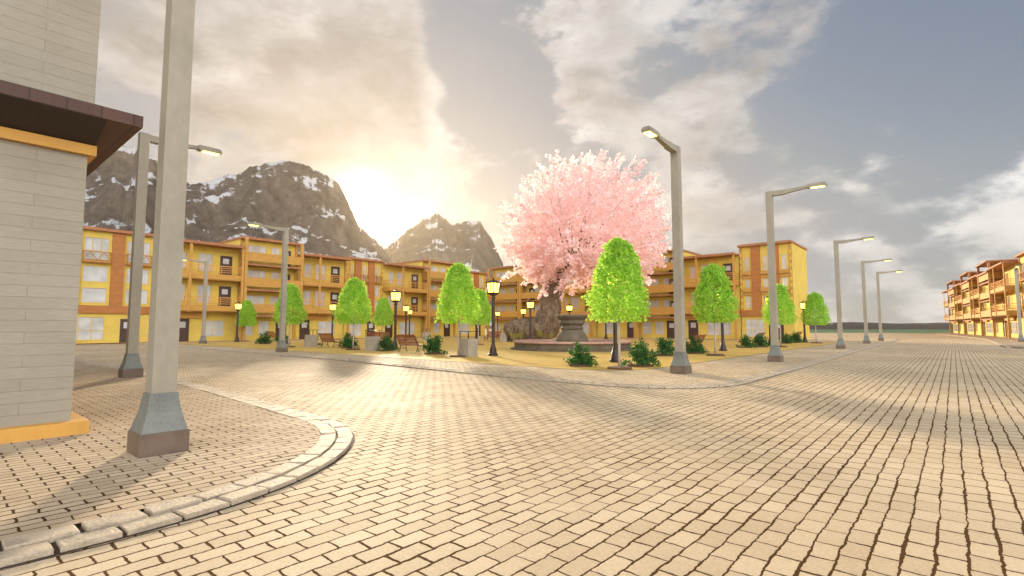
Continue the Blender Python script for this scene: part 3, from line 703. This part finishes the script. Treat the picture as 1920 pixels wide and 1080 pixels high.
for i,(x,y,lab) in enumerate(SH):
    t=thing('shrub',lab,'shrub',(x,y,0.004),rnd.uniform(0,6.28),'dark green shrubs round the square'); s=rnd.uniform(.95,1.12)
    put('foliage',sh[i%3],t); put('stem',stem,t); put('soil_disc',disc_me,t); t.scale=(s,s,s*rnd.uniform(.95,1.1))

# ------------------------------------------------------------------ cherry tree
ch=thing('cherry_tree','huge pink blossoming cherry tree with a bent trunk behind the fountain','tree',(-35.1,47.5,0),R(40.7))
m=MB(); path=[]
ctrl=[((-5.1,0,.85),.55),((-4.8,0,1.0),1.15),((-4.0,0,1.15),1.42),((-3.0,0,1.15),1.52),((-1.9,0,1.15),1.5),((-1.0,0,1.3),1.52),((-.35,0,1.9),1.5),((-.02,0,2.8),1.38),((.05,0,3.9),1.25),((.12,0,5.0),1.15),((.4,0,6.1),1.05),((.9,0,7.0),.92),((1.6,0,7.8),.75),((2.5,0,8.7),.6)]
for (p,r),(p2,r2) in zip(ctrl,ctrl[1:]):
    for q in range(3): u=q/3; path.append((Vector(p).lerp(Vector(p2),u),r+(r2-r)*u))
path.append(ctrl[-1])
m.tube(path,56,jit=.22,seed=3); m.build('trunk',M['bark'],ch,True)
CC=Vector((4.0,0,12.3)); r=random.Random(11)
br=MB(); bl=MB()
core=Vector((2.4,0,8.6))
def blossom_tuft(c,d,L,rad,n):
    for q in range(n):
        u=r.random(); w=rad*(0.35+0.9*math.sin(min(1,u*1.02+.08)*math.pi)**.8)*(1.0-.55*u)
        p=c+d*L*u+rdir(r)*w*math.sqrt(r.random()); s=r.uniform(.18,.36)
        leaf(bl,p,rdir(r),rdir(r)+d*.5,s,s*.95,.12)
for k in range(300):
    z=1-2*(k+.5)/300; t=k*2.399963; q=math.sqrt(1-z*z); d=Vector((q*math.cos(t),q*math.sin(t),z))
    if d.z<-.93: continue
    lump=1+.12*noise.noise(d*1.8+Vector((9,2,0)))+.20*noise.noise(d*4.5)
    if d.z<-.3 and d.x<.1: lump*=.92
    tip=CC+Vector((d.x*9.6,d.y*8.8,d.z*(9.0 if d.z>0 else 7.6)))*lump*r.uniform(.9,1.06)
    tip.x+=1.2*d.x*(1 if d.x<0 else .6)*max(0,-d.z+.2)
    mid=(core*.5+CC*.5).lerp(tip,.42)+Vector((0,0,.5))+rdir(r)*1.0
    if k%9==0:
        br.tube([(core+rdir(r)*.3,.17),(core.lerp(mid,.5)+rdir(r)*.2,.11),(mid,.06),(mid.lerp(tip,.5),.03),(tip,.012)],5)
    dd=(tip-mid).normalized()
    blossom_tuft(mid.lerp(tip,.05),(tip-mid).normalized(),(tip-mid).length,1.0,140)
    for e in range(2):
        dv=(dd+rdir(r)*.7).normalized(); c=mid.lerp(tip,r.uniform(.55,.92)); blossom_tuft(c,dv,r.uniform(1.0,1.8),.42,24)
for k in range(10):     # drooping sprays low on the left, where the houses show through
    a=r.uniform(-.6,.6); tip=Vector((-1.9+k*.55+r.uniform(-.3,.3),r.uniform(-2.5,2.5),r.uniform(7.2,8.6))); st=core.lerp(CC,.3)
    br.tube([(st,.12),(st.lerp(tip,.5)+Vector((0,0,1.2)),.07),(tip,.02)],5)
    for e in range(5): blossom_tuft(tip+rdir(r)*.6,rdir(r),r.uniform(.5,.9),.3,14)
br.build('branches',M['bark'],ch); bl.build('crown',M['blossom'],ch)

# ------------------------------------------------------------------ fountain
ft=thing('fountain','old round stone fountain with a broad pedestal in the middle of the square','fountain',(-22.3,33.0,0.004),R(40.7))
m=MB(); n=20
m.lathe([(4.75,0),(4.75,.10),(4.45,.16),(4.42,.50)],n); m.build('basin',M['stone'],ft)
m=MB(); vs=[];fs=[]; prof=[(4.55,.50),(4.60,.56),(4.55,.66),(3.95,.66),(3.92,.40)]
for rr,z in prof:
    for j in range(n): t=2*math.pi*j/n; vs.append((rr*math.cos(t),rr*math.sin(t),z))
for k in range(len(prof)-1):
    for j in range(n): fs.append((k*n+j,k*n+(j+1)%n,k*n+n+(j+1)%n,k*n+n+j))
m.add(vs,fs); m.build('rim',M['rim'],ft)
m=MB(); m.lathe([(4.0,.505),(4.0,.515)],n); m.build('water',M['water'],ft)
m=MB(); k_=1.08; m.lathe([(a*k_,.5+(b-.5)*k_) for a,b in [(1.15,.5),(1.14,.75),(1.02,1.05),(.80,1.32),(.72,1.42),(.80,1.46),(.82,1.55),(.74,1.62),(.73,1.72),(.86,1.80),(.90,1.86),(.92,2.0),(.86,2.06),(.95,2.16),(1.06,2.28),(1.10,2.36),(1.10,2.44),(.9,2.48),(.85,2.36),(.1,2.3)]],28,jit=.03); m.build('pedestal',M['stone'],ft,False)

# ------------------------------------------------------------------ mountains and far hills
f_=960; TH=math.atan(73/960)
def skyline(px,py):
    cx=(px-960)/f_; v=(540-py)/f_; up=math.sin(TH)+math.cos(TH)*v; fw=math.cos(TH)-math.sin(TH)*v
    return math.atan2(cx,fw), up/math.hypot(cx,fw)
def ridge(name,prof,dist,depth,label,seed,amp,floor=-4,na=220,nr=64,mat='mount',front=1.0,ns=0.0044):
    pr=[skyline(*p) for p in prof]; a0,a1=pr[0][0],pr[-1][0]; m=MB(); vs=[]
    off=Vector((seed*17.3,seed*5.1,seed*2.2))
    for i in range(na+1):
        a=a0+(a1-a0)*i/na; k=0
        while k<len(pr)-2 and a>pr[k+1][0]: k+=1
        u=(a-pr[k][0])/max(1e-6,pr[k+1][0]-pr[k][0]); e=pr[k][1]+(pr[k+1][1]-pr[k][1])*u
        H=e*dist+1.7+amp*0.16*noise.fractal(Vector((a*26,seed*7.7,0)),0.6,2.2,5)
        for j in range(nr+1):
            s=-1+2*j/nr; D=dist+s*depth
            base=max(0.0,1-abs(s)**(0.9 if s<0 else 1.2)); 
            az=a-A*0
            X=math.sin(az)*D; Y=math.cos(az)*D
            # camera frame to street frame
            x=X*math.cos(A)-Y*math.sin(A); y=X*math.sin(A)+Y*math.cos(A)
            q=Vector((x,y,0))*ns+off
            rr=noise.ridged_multi_fractal(q,0.9,2.1,6,1.0,2.0)
            fr=noise.fractal(q*3.1,0.8,2.1,5)
            w=min(1,abs(s)*2.4+.04)
            z=floor+(H-floor)*base+ (amp*(rr-1.2)*w*base**.5*1.0+amp*.30*fr*base**.5*(0.45+w*.55))
            vs.append((x,y,max(floor,z)))
    fs=[]
    for i in range(na):
        for j in range(nr): a=i*(nr+1)+j; fs.append((a,a+nr+1,a+nr+2,a+1))
    m.add(vs,fs); o=m.build(name,M[mat],None,True); structure(o); return o
ridge('mountain',[(-60,420),(40,330),(130,300),(170,296),(200,283),(225,275),(260,280),(290,300),(320,325),(345,340),(400,336),(440,331),(462,322),(482,310),(540,304),(580,312),(612,326),(640,348),(656,375),(672,410),(695,440),(740,490),(800,560)],1400,575,'',1,72)
ridge('mountain',[(640,560),(690,505),(725,462),(760,432),(795,410),(820,402),(845,420),(870,411),(900,416),(922,450),(942,492),(965,580)],1730,500,'',2,54)
ridge('mountain',[(300,520),(345,468),(385,448),(430,430),(470,420),(500,428),(560,424),(600,440),(640,462),(690,478),(760,500),(830,530),(900,585)],1000,275,'',3,40)
ridge('hill',[(1180,608),(1400,607),(1530,606),(1600,604),(1690,606),(1780,605),(1900,606),(2100,602),(2400,608)],520,60,'',4,3.0,mat='hill',na=90,nr=16,ns=0.011)

# ------------------------------------------------------------------ air
HZ=MB(); HZ.box(-2800,-500,-1.5,1100,2700,680)
def haze_mat(density,aniso,col):
    t=NT('haze_air'); v=t.node('ShaderNodeVolumePrincipled',{'Color':rgb(col),'Density':density,'Anisotropy':aniso})
    t.link(v.outputs[0],t.out.inputs[1]); return t.m
hz=HZ.build('haze',haze_mat(0.000050,0.60,(1.0,0.85,0.64))); hz['kind']='stuff'

# ------------------------------------------------------------------ sky
w=bpy.data.worlds.new('World'); scene.world=w; w.use_nodes=True; nt=w.node_tree; nt.nodes.clear()
class WT(NT):
    def __init__(s,t): s.t=t; s.n=t.nodes; s.out=s.n.new('ShaderNodeOutputWorld')
t=WT(nt)
EL=math.asin(SUN_DIR.z)
sky=t.node('ShaderNodeTexSky',sky_type='NISHITA',sun_disc=False,sun_elevation=EL,sun_rotation=math.atan2(SUN_DIR.x,SUN_DIR.y),air_density=1.0,dust_density=2.0,ozone_density=1.0)
dirv=t.node('ShaderNodeTexCoord').outputs['Generated']
dn=t.node('ShaderNodeVectorMath',{0:dirv},operation='NORMALIZE').outputs[0]
sp=t.node('ShaderNodeSeparateXYZ',{0:dn})
dot=t.node('ShaderNodeVectorMath',{0:dn,1:tuple(SUN_DIR)},operation='DOT_PRODUCT').outputs['Value']
dot0=dot; dot=math_(t,'MAXIMUM',dot,0.0)
sd=t.node('ShaderNodeMapping',{0:dn,1:(3.1,1.7,0.4),3:(1,1,1.9)}).outputs[0]
n1=t.node('ShaderNodeTexNoise',{'Vector':sd,'Scale':3.4,'Detail':10.0,'Roughness':0.55,'Distortion':0.15}).outputs[0]
n2=t.node('ShaderNodeTexNoise',{'Vector':sd,'Scale':9.0,'Detail':8.0,'Roughness':0.62}).outputs[0]
wv=t.node('ShaderNodeTexNoise',{'Vector':sd,'Scale':4.5,'Detail':5.0,'Roughness':0.6}).outputs['Color']
wv=t.node('ShaderNodeVectorMath',{0:wv,1:(0.5,0.5,0.5)},operation='SUBTRACT').outputs[0]
wv=t.node('ShaderNodeVectorMath',{0:wv,'Scale':0.26},operation='SCALE').outputs[0]
dw=t.node('ShaderNodeVectorMath',{0:dn,1:wv},operation='ADD').outputs[0]
CLOUDS=[]
def camdir(px,py):
    cx=(px-960)/f_; v=(540-py)/f_; up=math.sin(TH)+math.cos(TH)*v; fw=math.cos(TH)-math.sin(TH)*v
    return Vector((cx*math.cos(A)-fw*math.sin(A),cx*math.sin(A)+fw*math.cos(A),up)).normalized()
bias=None
for (px,py,sig,amp) in [(520,110,.20,.22),(690,150,.14,.22),(640,330,.12,.12),(330,60,.14,.10),(915,150,.085,-.34),(880,20,.09,-.20),(930,290,.07,-.14),(1090,55,.085,.24),(1250,30,.07,.10),(1390,100,.09,.20),(1500,20,.08,.18),(1170,235,.07,.20),(1330,190,.05,.10),(1350,330,.10,.12),(1230,140,.04,-.20),(1720,110,.22,-.30),(1450,230,.08,-.18),(1600,330,.10,.0),(240,240,.07,-.10),(1780,400,.12,.13),(1400,400,.10,.08),(1620,420,.07,-.12),(1480,390,.08,.06),(1560,260,.06,.06),(1850,180,.08,-.14),(1650,320,.06,.06),(1880,270,.08,.10),(1690,260,.07,.14),(1560,400,.07,.10),(845,365,.07,.14)]:
    c=camdir(px,py)
    d2=t.node('ShaderNodeVectorMath',{0:dw,1:tuple(c)},operation='DISTANCE').outputs['Value']
    g_=math_(t,'POWER',2.718,math_(t,'MULTIPLY',math_(t,'MULTIPLY',d2,d2),-1/(2*sig*sig)))
    g_=math_(t,'MULTIPLY',g_,amp); bias=g_ if bias is None else math_(t,'ADD',bias,g_)
hor=math_(t,'POWER',math_(t,'SUBTRACT',1.0,math_(t,'MAXIMUM',sp.outputs[2],0.0)),7.0)
cov=math_(t,'ADD',math_(t,'ADD',n1,math_(t,'MULTIPLY',math_(t,'SUBTRACT',n2,0.5),0.85)),math_(t,'ADD',bias,math_(t,'MULTIPLY',hor,0.03)))
mask=t.node('ShaderNodeSeparateColor',{0:ramp(t,cov,[(0.45,(0,0,0)),(0.54,(.30,.30,.30)),(0.64,(.80,.80,.80)),(0.76,(1,1,1))])}).outputs[0]
# thin edges bright, thick middles greyer
cl=ramp(t,cov,[(0.46,(0.19,0.198,0.21)),(0.58,(0.31,0.307,0.303)),(0.69,(0.275,0.268,0.268)),(0.86,(0.18,0.176,0.183))])
near=math_(t,'POWER',dot,9.0)
# unseen clouds opposite the sun boosted: added fill light for the shaded house fronts
rear_fill=math_(t,'POWER',math_(t,'MULTIPLY_ADD',dot0,-0.5,0.5),3.0)
sd2=t.node('ShaderNodeVectorMath',{0:sd,1:tuple(SUN_DIR*0.055+Vector((0,0,0.05)))},operation='ADD').outputs[0]
n1b=t.node('ShaderNodeTexNoise',{'Vector':sd2,'Scale':3.4,'Detail':6.0,'Roughness':0.55,'Distortion':0.15}).outputs[0]
edge=math_(t,'MULTIPLY',math_(t,'SUBTRACT',n1,n1b),2.6)
edge=math_(t,'MINIMUM',math_(t,'MAXIMUM',edge,-0.35),0.40)
lift=math_(t,'ADD',math_(t,'ADD',math_(t,'MULTIPLY_ADD',near,0.04,0.84),edge),math_(t,'MULTIPLY',rear_fill,30.0))
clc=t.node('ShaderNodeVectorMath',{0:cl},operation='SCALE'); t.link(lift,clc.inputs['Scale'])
skyc=t.node('ShaderNodeVectorMath',{0:sky.outputs[0]},operation='SCALE'); skyc.inputs['Scale'].default_value=0.04
skyc=t.node('ShaderNodeVectorMath',{0:skyc.outputs[0],1:(0.16,0.16,0.16)},operation='MINIMUM')
skyg=mixc(t,0.5,skyc.outputs[0],(0.070,0.106,0.165))
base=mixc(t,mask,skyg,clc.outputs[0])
hz2=math_(t,'MULTIPLY',hor,0.5); base=mixc(t,hz2,base,(0.27,0.262,0.25))
def glow(pw,s): return math_(t,'MULTIPLY',math_(t,'POWER',dot,pw),s)
g3=t.node('ShaderNodeVectorMath',{0:(1.0,0.95,0.84)},operation='SCALE'); t.link(math_(t,'ADD',glow(2600.0,11.0),math_(t,'ADD',glow(220.0,0.14),glow(25.0,0.03))),g3.inputs['Scale'])
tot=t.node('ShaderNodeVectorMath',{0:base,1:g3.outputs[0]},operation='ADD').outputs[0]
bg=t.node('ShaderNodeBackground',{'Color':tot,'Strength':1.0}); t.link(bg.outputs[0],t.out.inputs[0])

# ------------------------------------------------------------------ sun, camera, render look
sun=bpy.data.lights.new('sun','SUN'); sun.energy=4.0; sun.angle=R(4.5); sun.color=(1.0,0.83,0.60)
so=bpy.data.objects.new('sun',sun); COL.objects.link(so); so.rotation_euler=(-SUN_DIR).to_track_quat('-Z','Y').to_euler()
cd=bpy.data.cameras.new('camera'); cd.lens=18; cd.sensor_width=36; cd.clip_end=6000; cd.clip_start=0.05
co=bpy.data.objects.new('camera',cd); COL.objects.link(co); co.location=(0,0,1.7); co.rotation_euler=(R(90)+TH,0,A); scene.camera=co
scene.view_settings.view_transform='Standard'; scene.view_settings.look='None'; scene.view_settings.gamma=1.0; scene.view_settings.exposure=1.25
try: scene.cycles.volume_bounces=1
except Exception: pass
